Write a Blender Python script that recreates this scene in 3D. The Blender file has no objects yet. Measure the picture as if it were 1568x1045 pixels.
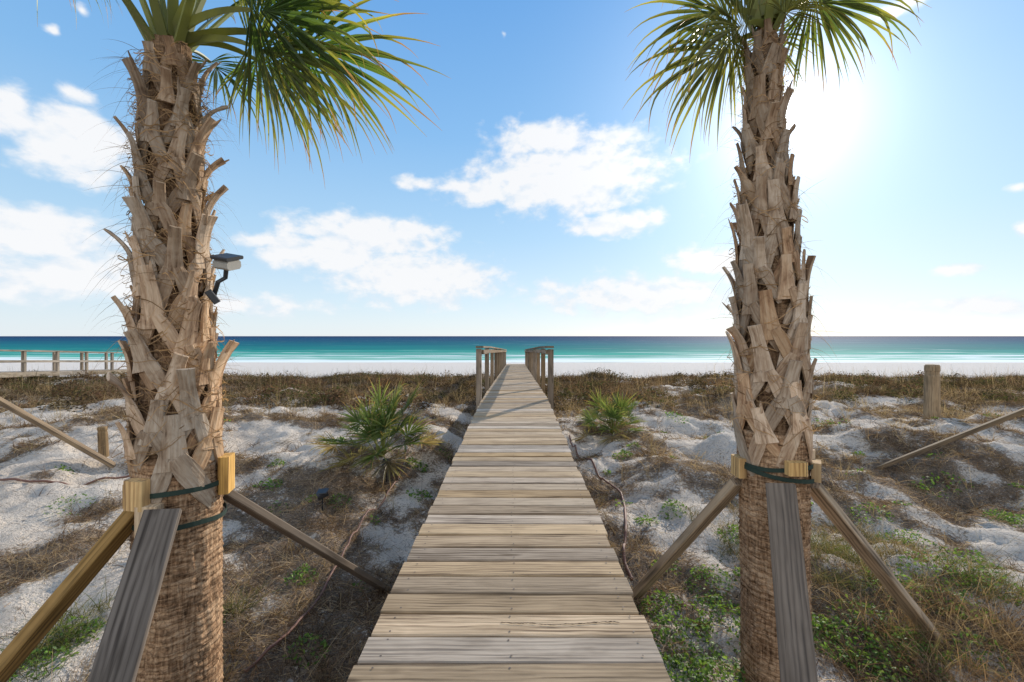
import bpy, math, random
import numpy as np
from mathutils import Vector
random.seed(7); rng=np.random.default_rng(7)
sc=bpy.context.scene
F=650.0; CX=784.0; HY=515.0; CH=1.285

# ---------------------------------------------------------------- noise
def _h(ix,iy,s):
    n=(ix.astype(np.int64)*374761393+iy.astype(np.int64)*668265263+s*144269504)&0xffffffff
    n=((n^(n>>13))*1274126177)&0xffffffff
    n=n^(n>>16)
    return n/4294967296.0
def vn(x,y,s=0):
    x=np.asarray(x,float); y=np.asarray(y,float)
    ix=np.floor(x); iy=np.floor(y); fx=x-ix; fy=y-iy
    fx=fx*fx*(3-2*fx); fy=fy*fy*(3-2*fy)
    a=_h(ix,iy,s); b=_h(ix+1,iy,s); c=_h(ix,iy+1,s); d=_h(ix+1,iy+1,s)
    return (a*(1-fx)+b*fx)*(1-fy)+(c*(1-fx)+d*fx)*fy
def fbm(x,y,s=0,o=4):
    t=0;a=.5;n=0
    x=np.asarray(x,float); y=np.asarray(y,float)
    for i in range(o):
        t=t+a*vn(x,y,s+i*17); n+=a; a*=.5
        x,y=x*1.9+y*.5+3.1,y*1.9-x*.5+1.7
    return t/n
def ss(a,b,x):
    t=np.clip((np.asarray(x,float)-a)/(b-a),0,1); return t*t*(3-2*t)

def deck_c(y): return -0.02+0.0092*y
def deck_z(y): return float(np.interp(y,[-3,1.576,6.6,7.6,8.6,28,40],[-.108,0,.12,.135,.118,-.57,-.97]))

def H(x,y):
    x=np.asarray(x,float); y=np.asarray(y,float)
    yy=y+3.0*(fbm(x/14,y*0+3.3,5,2)-.5)*ss(9,16,y)*(1-ss(30,45,y))
    b=np.interp(yy,[-30,0,2.6,4,7,10,14,20,22,29,35,60,79,110,200,9000],[-.8,-.8,-.70,-.54,-.46,-.54,-.62,-.80,-.95,-2.35,-2.8,-3.15,-3.55,-5,-9,-9])
    w=1-.9*ss(22,32,y)
    m=(fbm(x/2.1,y/2.1,1)-.5)*.75*w*ss(.3,1.4,np.abs(x))*ss(2.0,4.5,y)
    m=m+(fbm(x*1.5,y*1.5,11)-.5)*.32*w*ss(1.5,4,y)
    m=m+(fbm(x*6,y*6,21,3)-.5)*.10*w
    for (gx,gy,a,r) in ((2.4,8.6,.32,1.2),(-4.6,7.4,.2,1.5),(6,9.5,.28,1.9),(-7.5,10,.26,2),(2.3,5.2,.14,.9),(-1.9,6.0,.06,.8),(9,7,.24,2),(-3.0,10.5,.22,1.2),(4.2,6.5,.24,1.0),(6.4,6.2,.22,1.1),(-5.6,4.8,.12,1.1)):
        m=m+a*np.exp(-((x-gx)**2+(y-gy)**2)/r**2)
    dk=np.exp(-((x+.15)/.85)**4)*(1-ss(22,26,y))*.10
    return b+m-dk
def Hs(x,y): return float(H(np.array([x]),np.array([y]))[0])
def px2g(px,py):
    d=1.785*F/(py-HY)
    for i in range(16):
        X=(px-CX)*d/F; z=Hs(X,d)
        d=.5*d+.5*(CH-z)*F/(py-HY)
    X=(px-CX)*d/F
    return X,d,Hs(X,d)
def px3(px,py,d): return np.array([(px-CX)*d/F,d,CH-(py-HY)*d/F])

def VEG(x,y):
    n=fbm(x/1.0,y/1.0,31,4); n2=fbm(x/3.2,y/3.2,41,2); n3=fbm(x/.28,y/.28,51,2)
    v=.44+(n-.5)*3.1+(n2-.5)*1.0+(n3-.5)*1.4
    v=v+.38*(1-ss(2.8,5.2,y))*ss(-3.2,-2.2,x)
    v=v-.22*(1-ss(-3.0,-1.8,x))*ss(2.2,3.2,y)*(1-ss(6.5,8.5,y))
    v=v+.62*ss(8.5,13,y)
    v=v-.45*ss(.6,.8,x)*(1-ss(1.4,2.2,x))*ss(3.2,4.5,y)*(1-ss(8,10,y))
    v=v+.08*ss(2.6,3.6,x)*(1-ss(8,10,y))
    v=v*(1-ss(23,26,y))
    return np.clip(v,0,1)

# ---------------------------------------------------------------- mesh builder
class MB:
    def __init__(s): s.V=[];s.F=[];s.L=[];s.R=[];s.C=[];s.n=0
    def add(s,v,f,lc=None,r=0.5,c=(1,1,1)):
        v=np.asarray(v,float).reshape(-1,3); k=len(v)
        f=np.asarray(f,int).reshape(-1,4)+s.n
        s.V.append(v); s.F.append(f)
        s.L.append(v if lc is None else np.asarray(lc,float).reshape(-1,3))
        s.R.append(np.broadcast_to(np.asarray(r,float).reshape(-1),(k,)).copy())
        c=np.asarray(c,float)
        s.C.append(np.broadcast_to(c if c.ndim>1 else c[None],(k,3)).copy()); s.n+=k
    def obj(s,name,mat,parent=None,smooth=False):
        V=np.concatenate(s.V);Fq=np.concatenate(s.F)
        me=bpy.data.meshes.new(name)
        me.vertices.add(len(V)); me.vertices.foreach_set('co',V.astype(np.float32).ravel())
        me.loops.add(Fq.size); me.loops.foreach_set('vertex_index',Fq.astype(np.int32).ravel())
        me.polygons.add(len(Fq)); me.polygons.foreach_set('loop_start',np.arange(0,Fq.size,4,dtype=np.int32))
        me.update(calc_edges=True)
        me.polygons.foreach_set('use_smooth',np.full(len(Fq),smooth))
        a=me.attributes.new('lc','FLOAT_VECTOR','POINT'); a.data.foreach_set('vector',np.concatenate(s.L).astype(np.float32).ravel())
        a=me.attributes.new('rnd','FLOAT','POINT'); a.data.foreach_set('value',np.concatenate(s.R).astype(np.float32))
        a=me.attributes.new('vc','FLOAT_VECTOR','POINT'); a.data.foreach_set('vector',np.concatenate(s.C).astype(np.float32).ravel())
        me.materials.append(mat)
        o=bpy.data.objects.new(name,me); sc.collection.objects.link(o)
        if parent: o.parent=parent
        return o
def empty(name):
    e=bpy.data.objects.new(name,None); e.empty_display_size=.2; sc.collection.objects.link(e); return e
def nz(v):
    v=np.asarray(v,float); return v/(np.linalg.norm(v,axis=-1,keepdims=True)+1e-12)
def beam(mb,p0,p1,w,t,up=(0,0,1),ch=.004,r=None,segs=1,c=(1,1,1)):
    p0=np.array(p0,float);p1=np.array(p1,float); d=nz(p1-p0); L=np.linalg.norm(p1-p0)
    s=nz(np.cross(d,up)); u=np.cross(s,d); r=random.random() if r is None else r
    a=w/2;b=t/2
    cs=[(-a+ch,-b),(a-ch,-b),(a,-b+ch),(a,b-ch),(a-ch,b),(-a+ch,b),(-a,b-ch),(-a,-b+ch)]
    V=[];LC=[];off=r*37.0
    for i in range(segs+1):
        k=i/segs
        for (x,y) in cs:
            V.append(p0+d*L*k+s*x+u*y); LC.append((L*k+off,x+off*.3,y+off*.7))
    Fc=[]
    for i in range(segs):
        for j in range(8):
            q=(j+1)%8; Fc.append((i*8+j,i*8+q,i*8+8+q,i*8+8+j))
    e=segs*8
    for o,fl in ((0,True),(e,False)):
        for f in ((0,1,2,3),(0,3,4,7),(4,5,6,7)):
            f=[o+k for k in f]; Fc.append(tuple(f[::-1]) if fl else tuple(f))
    mb.add(V,Fc,LC,r,c)
def strap(mb,path,w,t,nrm,r=None,c=(1,1,1)):
    P=np.asarray(path,float); N=len(P); w=np.broadcast_to(w,(N,)); t=np.broadcast_to(t,(N,))
    T=nz(np.gradient(P,axis=0)); nrm=np.broadcast_to(nrm,(N,3)); S=nz(np.cross(T,nrm)); U=np.cross(S,T)
    r=random.random() if r is None else r
    L=np.concatenate([[0],np.cumsum(np.linalg.norm(np.diff(P,axis=0),axis=1))]); off=r*31
    cs=[(-.5,-.5),(-.5,.15),(-.12,.5),(.12,.42),(.5,.15),(.5,-.5)]
    V=np.zeros((N,6,3));LC=np.zeros((N,6,3))
    for j,(x,y) in enumerate(cs):
        V[:,j]=P+S*(x*w)[:,None]+U*(y*t)[:,None]
        LC[:,j,0]=L+off;LC[:,j,1]=x*w+off;LC[:,j,2]=y*t
    Fc=[]
    for i in range(N-1):
        for j in range(6):
            q=(j+1)%6; Fc.append((i*6+j,i*6+q,i*6+6+q,i*6+6+j))
    e=(N-1)*6
    Fc+= [(3,2,1,0),(5,4,3,0),(e,e+1,e+2,e+3),(e,e+3,e+4,e+5)]
    mb.add(V,Fc,LC,r,c)
def tube(mb,path,rad,n=8,r=.5,c=(1,1,1)):
    P=np.asarray(path,float);N=len(P);rad=np.broadcast_to(rad,(N,))
    T=nz(np.gradient(P,axis=0)); ref=np.array([0,0,1.]) if abs(T[0][2])<.9 else np.array([0,1.,0])
    S=nz(np.cross(T,ref));U=np.cross(S,T)
    V=np.zeros((N,n,3))
    for j in range(n):
        a=2*math.pi*j/n; V[:,j]=P+S*(math.cos(a)*rad)[:,None]+U*(math.sin(a)*rad)[:,None]
    Fc=[(i*n+j,i*n+(j+1)%n,(i+1)*n+(j+1)%n,(i+1)*n+j) for i in range(N-1) for j in range(n)]
    V=V.reshape(-1,3)
    k=len(V); V=np.vstack([V,P[0],P[-1]])
    for j in range(0,n,2):
        Fc.append((k,(j+2)%n,(j+1)%n,j)); e=(N-1)*n; Fc.append((k+1,e+j,e+(j+1)%n,e+(j+2)%n))
    mb.add(V,Fc,None,r,c)
def strands(mb,P,D,L,W,droop,seg,ca,cb,prof='blade',r=.5):
    P=np.asarray(P,float);D=nz(D);N=len(P);L=np.broadcast_to(L,(N,));W=np.broadcast_to(W,(N,));droop=np.broadcast_to(droop,(N,))
    rv=nz(rng.normal(size=(N,3))); S=nz(np.cross(D,rv))
    V=np.zeros((N,seg+1,2,3));C=np.zeros((N,seg+1,2,3))
    for i in range(seg+1):
        t=i/seg
        p=P+D*(L*t)[:,None]; p[:,2]-=droop*L*t*t
        w=W*((1-t)**.7*.9+.1) if prof=='blade' else W*(math.sin(math.pi*min(max(t,.04),.97)))
        V[:,i,0]=p-S*(w/2)[:,None];V[:,i,1]=p+S*(w/2)[:,None]
        C[:,i,:]=(ca*(1-t)+cb*t)[:,None,:]
    b=(np.arange(N)*(seg+1)*2)[:,None]
    Fq=np.concatenate([np.stack([b[:,0]+2*i,b[:,0]+2*i+1,b[:,0]+2*i+3,b[:,0]+2*i+2],1) for i in range(seg)])
    mb.add(V.reshape(-1,3),Fq,None,r,C.reshape(-1,3))

# ---------------------------------------------------------------- node helpers
def mat(name):
    m=bpy.data.materials.new(name); m.use_nodes=True; nt=m.node_tree; nt.nodes.clear()
    return m,nt
def nd(nt,t,**k):
    n=nt.nodes.new(t)
    for a,b in k.items():
        if a in('op',): n.operation=b
        else: setattr(n,a,b)
    return n
def lk(nt,a,b): nt.links.new(a,b)
def setin(n,**k):
    for a,b in k.items(): n.inputs[a.replace('_',' ')].default_value=b
def attr(nt,name): 
    n=nd(nt,'ShaderNodeAttribute'); n.attribute_name=name; return n
def ramp(nt,src,stops,interp='LINEAR'):
    n=nd(nt,'ShaderNodeValToRGB'); cr=n.color_ramp; cr.interpolation=interp
    while len(cr.elements)<len(stops): cr.elements.new(.5)
    for e,(p,c) in zip(cr.elements,stops):
        e.position=p; e.color=(c[0],c[1],c[2],1) if hasattr(c,'__len__') else (c,c,c,1)
    lk(nt,src,n.inputs[0]); return n.outputs[0]
def noise(nt,vec,scale,detail=4,rough=.6,dist=0.):
    n=nd(nt,'ShaderNodeTexNoise'); setin(n,Scale=scale,Detail=detail,Roughness=rough,Distortion=dist)
    if vec is not None: lk(nt,vec,n.inputs['Vector'])
    return n.outputs['Fac']
def mapping(nt,vec,scale=(1,1,1),loc=(0,0,0)):
    n=nd(nt,'ShaderNodeMapping'); n.inputs['Scale'].default_value=scale; n.inputs['Location'].default_value=loc
    lk(nt,vec,n.inputs['Vector']); return n.outputs[0]
def mixc(nt,f,a,b,bt='MIX'):
    n=nd(nt,'ShaderNodeMix',data_type='RGBA',blend_type=bt)
    for s,i in ((f,0),(a,6),(b,7)):
        if hasattr(s,'is_output'): lk(nt,s,n.inputs[i])
        elif i==0: n.inputs[0].default_value=s
        else: n.inputs[i].default_value=(s[0],s[1],s[2],1)
    return n.outputs[2]
def mth(nt,op,a,b=None,clamp=False):
    n=nd(nt,'ShaderNodeMath',op=op); n.use_clamp=clamp
    for s,i in ((a,0),(b,1)):
        if s is None: continue
        if hasattr(s,'is_output'): lk(nt,s,n.inputs[i])
        else: n.inputs[i].default_value=s
    return n.outputs[0]
def bump(nt,h,st=.5,dist=.01):
    n=nd(nt,'ShaderNodeBump'); setin(n,Strength=st,Distance=dist); lk(nt,h,n.inputs['Height']); return n.outputs[0]
def principled(nt,col,rough=.8,spec=.3,normal=None,**k):
    b=nd(nt,'ShaderNodeBsdfPrincipled'); o=nd(nt,'ShaderNodeOutputMaterial')
    if hasattr(col,'is_output'): lk(nt,col,b.inputs['Base Color'])
    else: b.inputs['Base Color'].default_value=(*col,1)
    if hasattr(rough,'is_output'): lk(nt,rough,b.inputs['Roughness'])
    else: b.inputs['Roughness'].default_value=rough
    b.inputs['Specular IOR Level'].default_value=spec
    if normal is not None: lk(nt,normal,b.inputs['Normal'])
    lk(nt,b.outputs[0],o.inputs[0]); return b

def wood(name,light,mid,dark,grey=(.30,.28,.25),gk=.55,vr=.5,spec=.2,bs=.6):
    m,nt=mat(name); lc=attr(nt,'lc').outputs['Vector']; r=attr(nt,'rnd').outputs['Fac']
    fine=noise(nt,mapping(nt,lc,(1.6,80,80)),1.0,4,.65,.3)
    broad=noise(nt,mapping(nt,lc,(.9,16,16)),1.0,3,.6,1.2)
    wv=nd(nt,'ShaderNodeTexWave',wave_type='BANDS',bands_direction='Y'); setin(wv,Scale=9.0,Distortion=7.0,Detail=2.0); wv.inputs['Detail Scale'].default_value=.8
    lk(nt,mapping(nt,lc,(.35,1.6,1.6)),wv.inputs['Vector'])
    g=mth(nt,'ADD',mth(nt,'MULTIPLY',fine,.55),mth(nt,'MULTIPLY',broad,.33)); g=mth(nt,'ADD',g,mth(nt,'MULTIPLY',wv.outputs['Fac'],.12))
    c=ramp(nt,g,[(.36,dark),(.45,mid),(.55,light),(.70,[x*1.15 for x in light])])
    c=mixc(nt,mth(nt,'MULTIPLY',r,gk),c,mixc(nt,.6,c,grey))
    h=nd(nt,'ShaderNodeHueSaturation'); lk(nt,c,h.inputs['Color'])
    rr=mth(nt,'FRACT',mth(nt,'MULTIPLY',r,7.31)); lk(nt,mth(nt,'ADD',mth(nt,'MULTIPLY',rr,vr),1-vr*.55),h.inputs['Value'])
    lk(nt,mth(nt,'ADD',mth(nt,'MULTIPLY',mth(nt,'FRACT',mth(nt,'MULTIPLY',r,13.7)),.6),.75),h.inputs['Saturation'])
    v=nd(nt,'ShaderNodeTexVoronoi'); setin(v,Scale=1.0); lk(nt,mapping(nt,lc,(1.7,8,3)),v.inputs['Vector'])
    k=ramp(nt,v.outputs['Distance'],[(.0,(1,1,1)),(.07,(.75,.75,.75)),(.13,(0,0,0))])
    c=mixc(nt,mth(nt,'MULTIPLY',k,.75),h.outputs[0],[x*.7 for x in dark])
    s=noise(nt,mapping(nt,lc,(.8,110,5)),1.0,2,.5,.1)
    sp=ramp(nt,s,[(.29,(1,1,1)),(.33,(0,0,0))])
    c=mixc(nt,mth(nt,'MULTIPLY',sp,.8),c,[x*.35 for x in dark])
    # blotchy weather stains
    stn=noise(nt,mapping(nt,lc,(3,9,9)),1.0,3,.6,.5)
    c=mixc(nt,1.0,c,ramp(nt,stn,[(.3,(.74,.72,.70)),(.6,(1.04,1.03,1.02))]),'MULTIPLY')
    hh=mth(nt,'SUBTRACT',g,mth(nt,'MULTIPLY',sp,.5))
    principled(nt,c,.85,spec,bump(nt,hh,bs,.006)); return m
M_deck=wood('deck_wood',(.48,.37,.255),(.335,.25,.165),(.12,.08,.05),(.34,.30,.25),gk=.7,vr=.62,spec=.1)
M_rail=wood('rail_wood',(.30,.215,.13),(.20,.14,.085),(.08,.055,.035),(.18,.16,.14))
M_brace=wood('brace_wood',(.42,.29,.16),(.28,.19,.10),(.11,.075,.042),gk=.25)
M_braceg=wood('grey_brace_wood',(.225,.18,.14),(.155,.122,.094),(.07,.053,.04),(.15,.14,.13),bs=.3)
M_block=wood('block_wood',(.60,.42,.22),(.46,.30,.15),(.24,.15,.08),(.5,.42,.3),.2)

def plain(name,col,rough=.5,spec=.4,metal=0,var=.15,sc_=40):
    m,nt=mat(name); tc=nd(nt,'ShaderNodeTexCoord').outputs['Object']
    n=noise(nt,tc,sc_,3,.6); c=mixc(nt,n,[x*(1-var) for x in col],[min(1,x*(1+var)) for x in col])
    b=principled(nt,c,rough,spec,bump(nt,n,.15,.002)); b.inputs['Metallic'].default_value=metal; return m
M_nail=plain('nail_steel',(.10,.075,.06),.6,.4)
M_dark=plain('crack_dark',(.03,.022,.016),.95,.05)
M_strap=plain('strap_green',(.022,.04,.03),.7,.3)
M_black=plain('black_plastic',(.02,.02,.022),.4,.5)
M_greyp=plain('grey_plastic',(.35,.33,.29),.5,.4)
M_hose=plain('hose_rubber',(.17,.085,.06),.6,.3)

def leafmat(name,trans=.4,rough=.5,spec=.3,diffuse=False):
    m,nt=mat(name); c2=attr(nt,'vc').outputs['Color']
    if diffuse:
        b=nd(nt,'ShaderNodeBsdfDiffuse'); lk(nt,c2,b.inputs[0])
    else:
        b=nd(nt,'ShaderNodeBsdfPrincipled'); lk(nt,c2,b.inputs['Base Color']); b.inputs['Roughness'].default_value=rough; b.inputs['Specular IOR Level'].default_value=spec
    t=nd(nt,'ShaderNodeBsdfTranslucent'); lk(nt,mixc(nt,1.0,c2,(1.5,1.4,.9),'MULTIPLY'),t.inputs[0])
    x=nd(nt,'ShaderNodeMixShader'); x.inputs[0].default_value=trans; lk(nt,b.outputs[0],x.inputs[1]);lk(nt,t.outputs[0],x.inputs[2])
    o=nd(nt,'ShaderNodeOutputMaterial'); lk(nt,x.outputs[0],o.inputs[0]); return m
M_leaf=leafmat('palm_leaf',.45,.42,.4); M_grass=leafmat('grass_blades',.3,diffuse=True); M_weed=leafmat('weed_leaf',.4,.55,.3); M_fib=leafmat('palm_fibre',.35,diffuse=True)

def bootmat():
    m,nt=mat('palm_boot'); lc=attr(nt,'lc').outputs['Vector']; r=attr(nt,'rnd').outputs['Fac']
    f=noise(nt,mapping(nt,lc,(6,90,90)),1,4,.65,.3); b=noise(nt,mapping(nt,lc,(7,12,12)),1,4,.65,.6)
    g=mth(nt,'ADD',mth(nt,'MULTIPLY',f,.45),mth(nt,'MULTIPLY',b,.55))
    c=ramp(nt,g,[(.33,(.13,.08,.05)),(.43,(.41,.30,.205)),(.55,(.63,.505,.38)),(.7,(.76,.66,.54))])
    c2=ramp(nt,g,[(.33,(.12,.062,.03)),(.43,(.38,.22,.12)),(.56,(.60,.395,.23)),(.7,(.68,.50,.34))])
    c=mixc(nt,r,c,c2)
    c=mixc(nt,1.0,c,attr(nt,'vc').outputs['Color'],'MULTIPLY')
    principled(nt,c,.8,.15,bump(nt,g,.9,.009)); return m
M_boot=bootmat()
def trunkmat():
    m,nt=mat('palm_trunk_bark'); lc=attr(nt,'lc').outputs['Vector']
    warp=noise(nt,mapping(nt,lc,(4,5,1)),1,4,.6)
    rings=noise(nt,mapping(nt,lc,(7,70,1)),1,4,.65,.7)
    vert=noise(nt,mapping(nt,lc,(80,12,1)),1,4,.6,.4)
    vo=nd(nt,'ShaderNodeTexVoronoi'); vo.feature='DISTANCE_TO_EDGE'; setin(vo,Scale=1.); lk(nt,mapping(nt,lc,(30,38,1)),vo.inputs['Vector'])
    g=mth(nt,'ADD',mth(nt,'MULTIPLY',rings,.42),mth(nt,'MULTIPLY',vert,.36)); g=mth(nt,'ADD',g,mth(nt,'MULTIPLY',warp,.26))
    c=ramp(nt,g,[(.40,(.06,.034,.019)),(.48,(.25,.145,.08)),(.56,(.47,.30,.175)),(.72,(.66,.48,.32))])
    e=ramp(nt,vo.outputs['Distance'],[(0.,(.25,.25,.25)),(.12,(1,1,1))])
    c=mixc(nt,.45,c,e,'MULTIPLY')
    c=mixc(nt,1.0,c,attr(nt,'vc').outputs['Color'],'MULTIPLY')
    principled(nt,c,.9,.1,bump(nt,g,1.0,.02)); return m
M_trunk=trunkmat()

# ---------------------------------------------------------------- ground
def geo(a,b,n,first):
    k=np.linspace(0,1,n); return a+(b-a)*(np.expm1(k*math.log(1+(b-a)/first/ n*8)))/(np.expm1(math.log(1+(b-a)/first/n*8)))
xs=np.linspace(-9,9,330); out=geo(9,6000,90,.06)[1:]; xs=np.concatenate([-out[::-1],xs,out])
ys=np.concatenate([-geo(-0.6,200,24,.3)[1:][::-1],np.linspace(.6,12,250)[:-1],np.linspace(12,36,110)[:-1],geo(36,9000,60,.3)])
ys=np.unique(ys)
GX,GY=np.meshgrid(xs,ys); GZ=H(GX,GY); nx=len(xs);ny=len(ys)
idx=np.arange(nx*ny).reshape(ny,nx)
Fq=np.stack([idx[:-1,:-1],idx[:-1,1:],idx[1:,1:],idx[1:,:-1]],-1).reshape(-1,4)
mb=MB(); P=np.stack([GX,GY,GZ],-1).reshape(-1,3)
beach=ss(26,34,GY).ravel()
mb.add(P,Fq,P,VEG(GX,GY).ravel(),np.stack([beach]*3,1))
m,nt=mat('dune_sand'); pos=nd(nt,'ShaderNodeNewGeometry').outputs['Position']; v=attr(nt,'rnd').outputs['Fac']; bch=attr(nt,'vc').outputs['Fac']
n1=noise(nt,pos,5,5,.7); n2=noise(nt,pos,38,4,.7); n3=noise(nt,pos,1.1,2,.6)
sand=ramp(nt,n3,[(.3,(.66,.56,.455)),(.7,(.78,.69,.58))])
sand=mixc(nt,bch,sand,(.71,.65,.58))
sand=mixc(nt,ramp(nt,n2,[(.54,(0,0,0)),(.66,(.6,.6,.6))]),sand,(.32,.245,.18))
lit=ramp(nt,n2,[(.3,(.045,.03,.02)),(.5,(.155,.105,.067)),(.68,(.38,.285,.19))])
msk=mth(nt,'ADD',mth(nt,'ADD',mth(nt,'MULTIPLY',v,.95),mth(nt,'MULTIPLY',mth(nt,'SUBTRACT',n1,.5),1.9)),mth(nt,'MULTIPLY',mth(nt,'SUBTRACT',n2,.5),1.9))
msk=mth(nt,'MULTIPLY',ramp(nt,msk,[(.40,(0,0,0)),(.74,(1,1,1))]),mth(nt,'SUBTRACT',1.0,bch))
col=mixc(nt,mth(nt,'MULTIPLY',msk,.9),sand,lit)
hgt=mth(nt,'ADD',mth(nt,'MULTIPLY',n1,1.0),mth(nt,'MULTIPLY',n2,.40))
principled(nt,col,.95,.03,bump(nt,hgt,1.0,.13))
mb.obj('sand_dune_ground',m,smooth=True)

# ---------------------------------------------------------------- sea
mb=MB(); SX=30000; ysea=[55,140,400,2000,30000]
V=[];Fc=[]
for y in ysea: V+=[(-SX,y,-3.55),(SX,y,-3.55)]
for i in range(len(ysea)-1): Fc.append((2*i,2*i+1,2*i+3,2*i+2))
mb.add(V,Fc)
m,nt=mat('sea_water'); pos=nd(nt,'ShaderNodeNewGeometry').outputs['Position']
sx=nd(nt,'ShaderNodeSeparateXYZ'); lk(nt,pos,sx.inputs[0])
inv=mth(nt,'DIVIDE',78.0,sx.outputs['Y'])
wob=noise(nt,mapping(nt,pos,(.004,.03,1)),1,3,.6)
iw=mth(nt,'ADD',inv,mth(nt,'MULTIPLY',mth(nt,'SUBTRACT',wob,.5),.26))
c=ramp(nt,iw,[(0.02,(.008,.033,.10)),(.13,(.006,.065,.14)),(.30,(.006,.12,.165)),(.50,(.012,.19,.19)),(.70,(.035,.30,.25)),(.95,(.17,.42,.34))])
st=noise(nt,mapping(nt,pos,(.012,.22,1)),1,4,.65)
c=mixc(nt,1.0,c,ramp(nt,st,[(.3,(.58,.66,.70)),(.7,(1.4,1.32,1.22))]),'MULTIPLY')
fo=noise(nt,mapping(nt,pos,(.020,.30,1)),1,5,.62,.6)
zone=ramp(nt,inv,[(.46,(0,0,0)),(.66,(.13,.13,.13)),(.80,(.15,.15,.15)),(.90,(.21,.21,.21)),(.99,(.38,.38,.38))])
fm=ramp(nt,mth(nt,'ADD',fo,zone),[(.66,(0,0,0)),(.72,(1,1,1))])
c=mixc(nt,mth(nt,'MULTIPLY',fm,.9),c,(.76,.80,.80))
principled(nt,c,.8,.02,None)
mb.obj('sea',m)

# ---------------------------------------------------------------- boardwalk
bw=empty('boardwalk')
mb=MB(); nails=MB(); y=-2.2; k=0
splity=None
while y<28.2:
    w=.1335+random.uniform(-.004,.003); cx=deck_c(y); z=deck_z(y)-.019+random.uniform(-.003,.003)
    j=random.uniform(-.010,.010); sk=random.uniform(-.005,.005); tl=random.uniform(-.003,.003)
    slope=(deck_z(y+.1)-deck_z(y-.1))/.2
    up=nz((0,-slope+random.uniform(-.02,.02),1))
    beam(mb,(cx-.6+j,y-sk,z-tl),(cx+.6+j+random.uniform(-.008,.008),y+sk,z+tl),w,.038,up,ch=.005,segs=1)
    if y<9:
        for nxp in (-.53,0,.53):
            for dy in (-.042,.042):
                X=cx+nxp+random.uniform(-.012,.012);Y=y+dy+random.uniform(-.008,.008);R=.0048
                Z=z+.019+.0022+(Y-y)*slope
                hx=[(X+R*math.cos(a),Y+R*math.sin(a),Z) for a in [i*math.pi/3 for i in range(6)]]
                nails.add(hx,[(0,1,2,3),(0,3,4,5)])
    if splity is None and y>1.86: splity=(y,z+.019)
    y+=.1455+random.uniform(-.0015,.0025); k+=1
mb.obj('deck_boards',M_deck,bw); nails.obj('nail_heads',M_nail,bw)
mb=MB(); sy,sz=splity; N=70; V=[];yc=sy+.01
for i in range(N+1):
    t=i/N; X=-.05+.53*t; yc+=random.uniform(-.0022,.0026)-.0002; w=.0009+.0018*random.random()*(1 if t<.55 else 1.6)
    V+=[(X,yc-w,sz+.0035),(X,yc+w,sz+.0035)]
mb.add(V,[(2*i,2*i+2,2*i+3,2*i+1) for i in range(N)]); mb.obj('split_crack',M_dark,bw)
mb=MB()
yy=np.arange(-2.2,28.1,1.0)
for a,b in zip(yy[:-1],yy[1:]):
    for off in (-.54,0,.54):
        beam(mb,(deck_c(a)+off,a,deck_z(a)-.14),(deck_c(b)+off,b+.0,deck_z(b)-.14),.04,.185)
for yv in np.arange(-1.5,28.5,2.4):
    for s in (-1,1):
        X=deck_c(yv)+s*.47; g=Hs(X,yv)
        beam(mb,(X,yv,g-.3),(X,yv,deck_z(yv)-.235),.09,.09,up=(0,1,0))
mb.obj('stringers_and_piles',M_rail,bw)
mb=MB(); py=[7.75,9.9,12.05,14.2,16.35,18.5,20.65,22.8,24.95,27.1]
for s in (-1,1):
    X=lambda yv: deck_c(yv)+s*.655
    for yv in py:
        z=deck_z(yv)
        beam(mb,(X(yv),yv,z-.5),(X(yv),yv,z+.93+random.uniform(-.02,.01)),.098,.098,up=(0,1,0),ch=.006)
    for a,b in zip(py[:-1],py[1:]):
        za,zb=deck_z(a),deck_z(b)
        beam(mb,(X(a)-s*.069,a,za+.86),(X(b)-s*.069,b,zb+.86),.038,.085)
    for a,b in zip([py[0]-.1]+py[1:-1],py[1:-1]+[py[-1]+.1]):
        beam(mb,(X(a)-s*.02,a,deck_z(a)+.955),(X(b)-s*.02,b,deck_z(b)+.955),.14,.036)
mb.obj('railing',M_rail,bw)
mb=MB()
for i in range(8):
    beam(mb,(deck_c(28)-.58,28.35+i*.28,-.62-i*.19),(deck_c(28)+.6,28.35+i*.28,-.62-i*.19),.27,.038)
for s in (-.55,.57):
    beam(mb,(deck_c(28)+s,28.1,-.72),(deck_c(28)+s,30.5,-2.4),.04,.24)
mb.obj('beach_stairs',M_rail,bw)

mb=MB(); ps=np.arange(9.0,24.5,1.35)
zt=lambda d: float(np.interp(d,[9,17.8,22.5,30],[1.0,.68,.40,0]))
for X in (-21.2,-22.8):
    for d in ps:
        beam(mb,(X,d,Hs(X,d)-.3),(X,d,zt(d)),.10,.10,up=(0,1,0))
    for a,b in zip(ps[:-1],ps[1:]):
        beam(mb,(X,a,zt(a)+.02),(X,b,zt(b)+.02),.15,.045)
        beam(mb,(X+.07,a,zt(a)-.45),(X+.07,b,zt(b)-.45),.04,.10)
        beam(mb,(X+.07,a,zt(a)-1.02),(X+.07,b,zt(b)-1.02),.04,.2)
d=9.
while d<24.2:
    beam(mb,(-22.8,d,zt(d)-.93),(-21.2,d,zt(d)-.93),.14,.04); d+=.15
mb.obj('neighbouring_boardwalk',wood('grey_rail_wood',(.36,.31,.25),(.27,.225,.175),(.12,.09,.065)))

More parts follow.
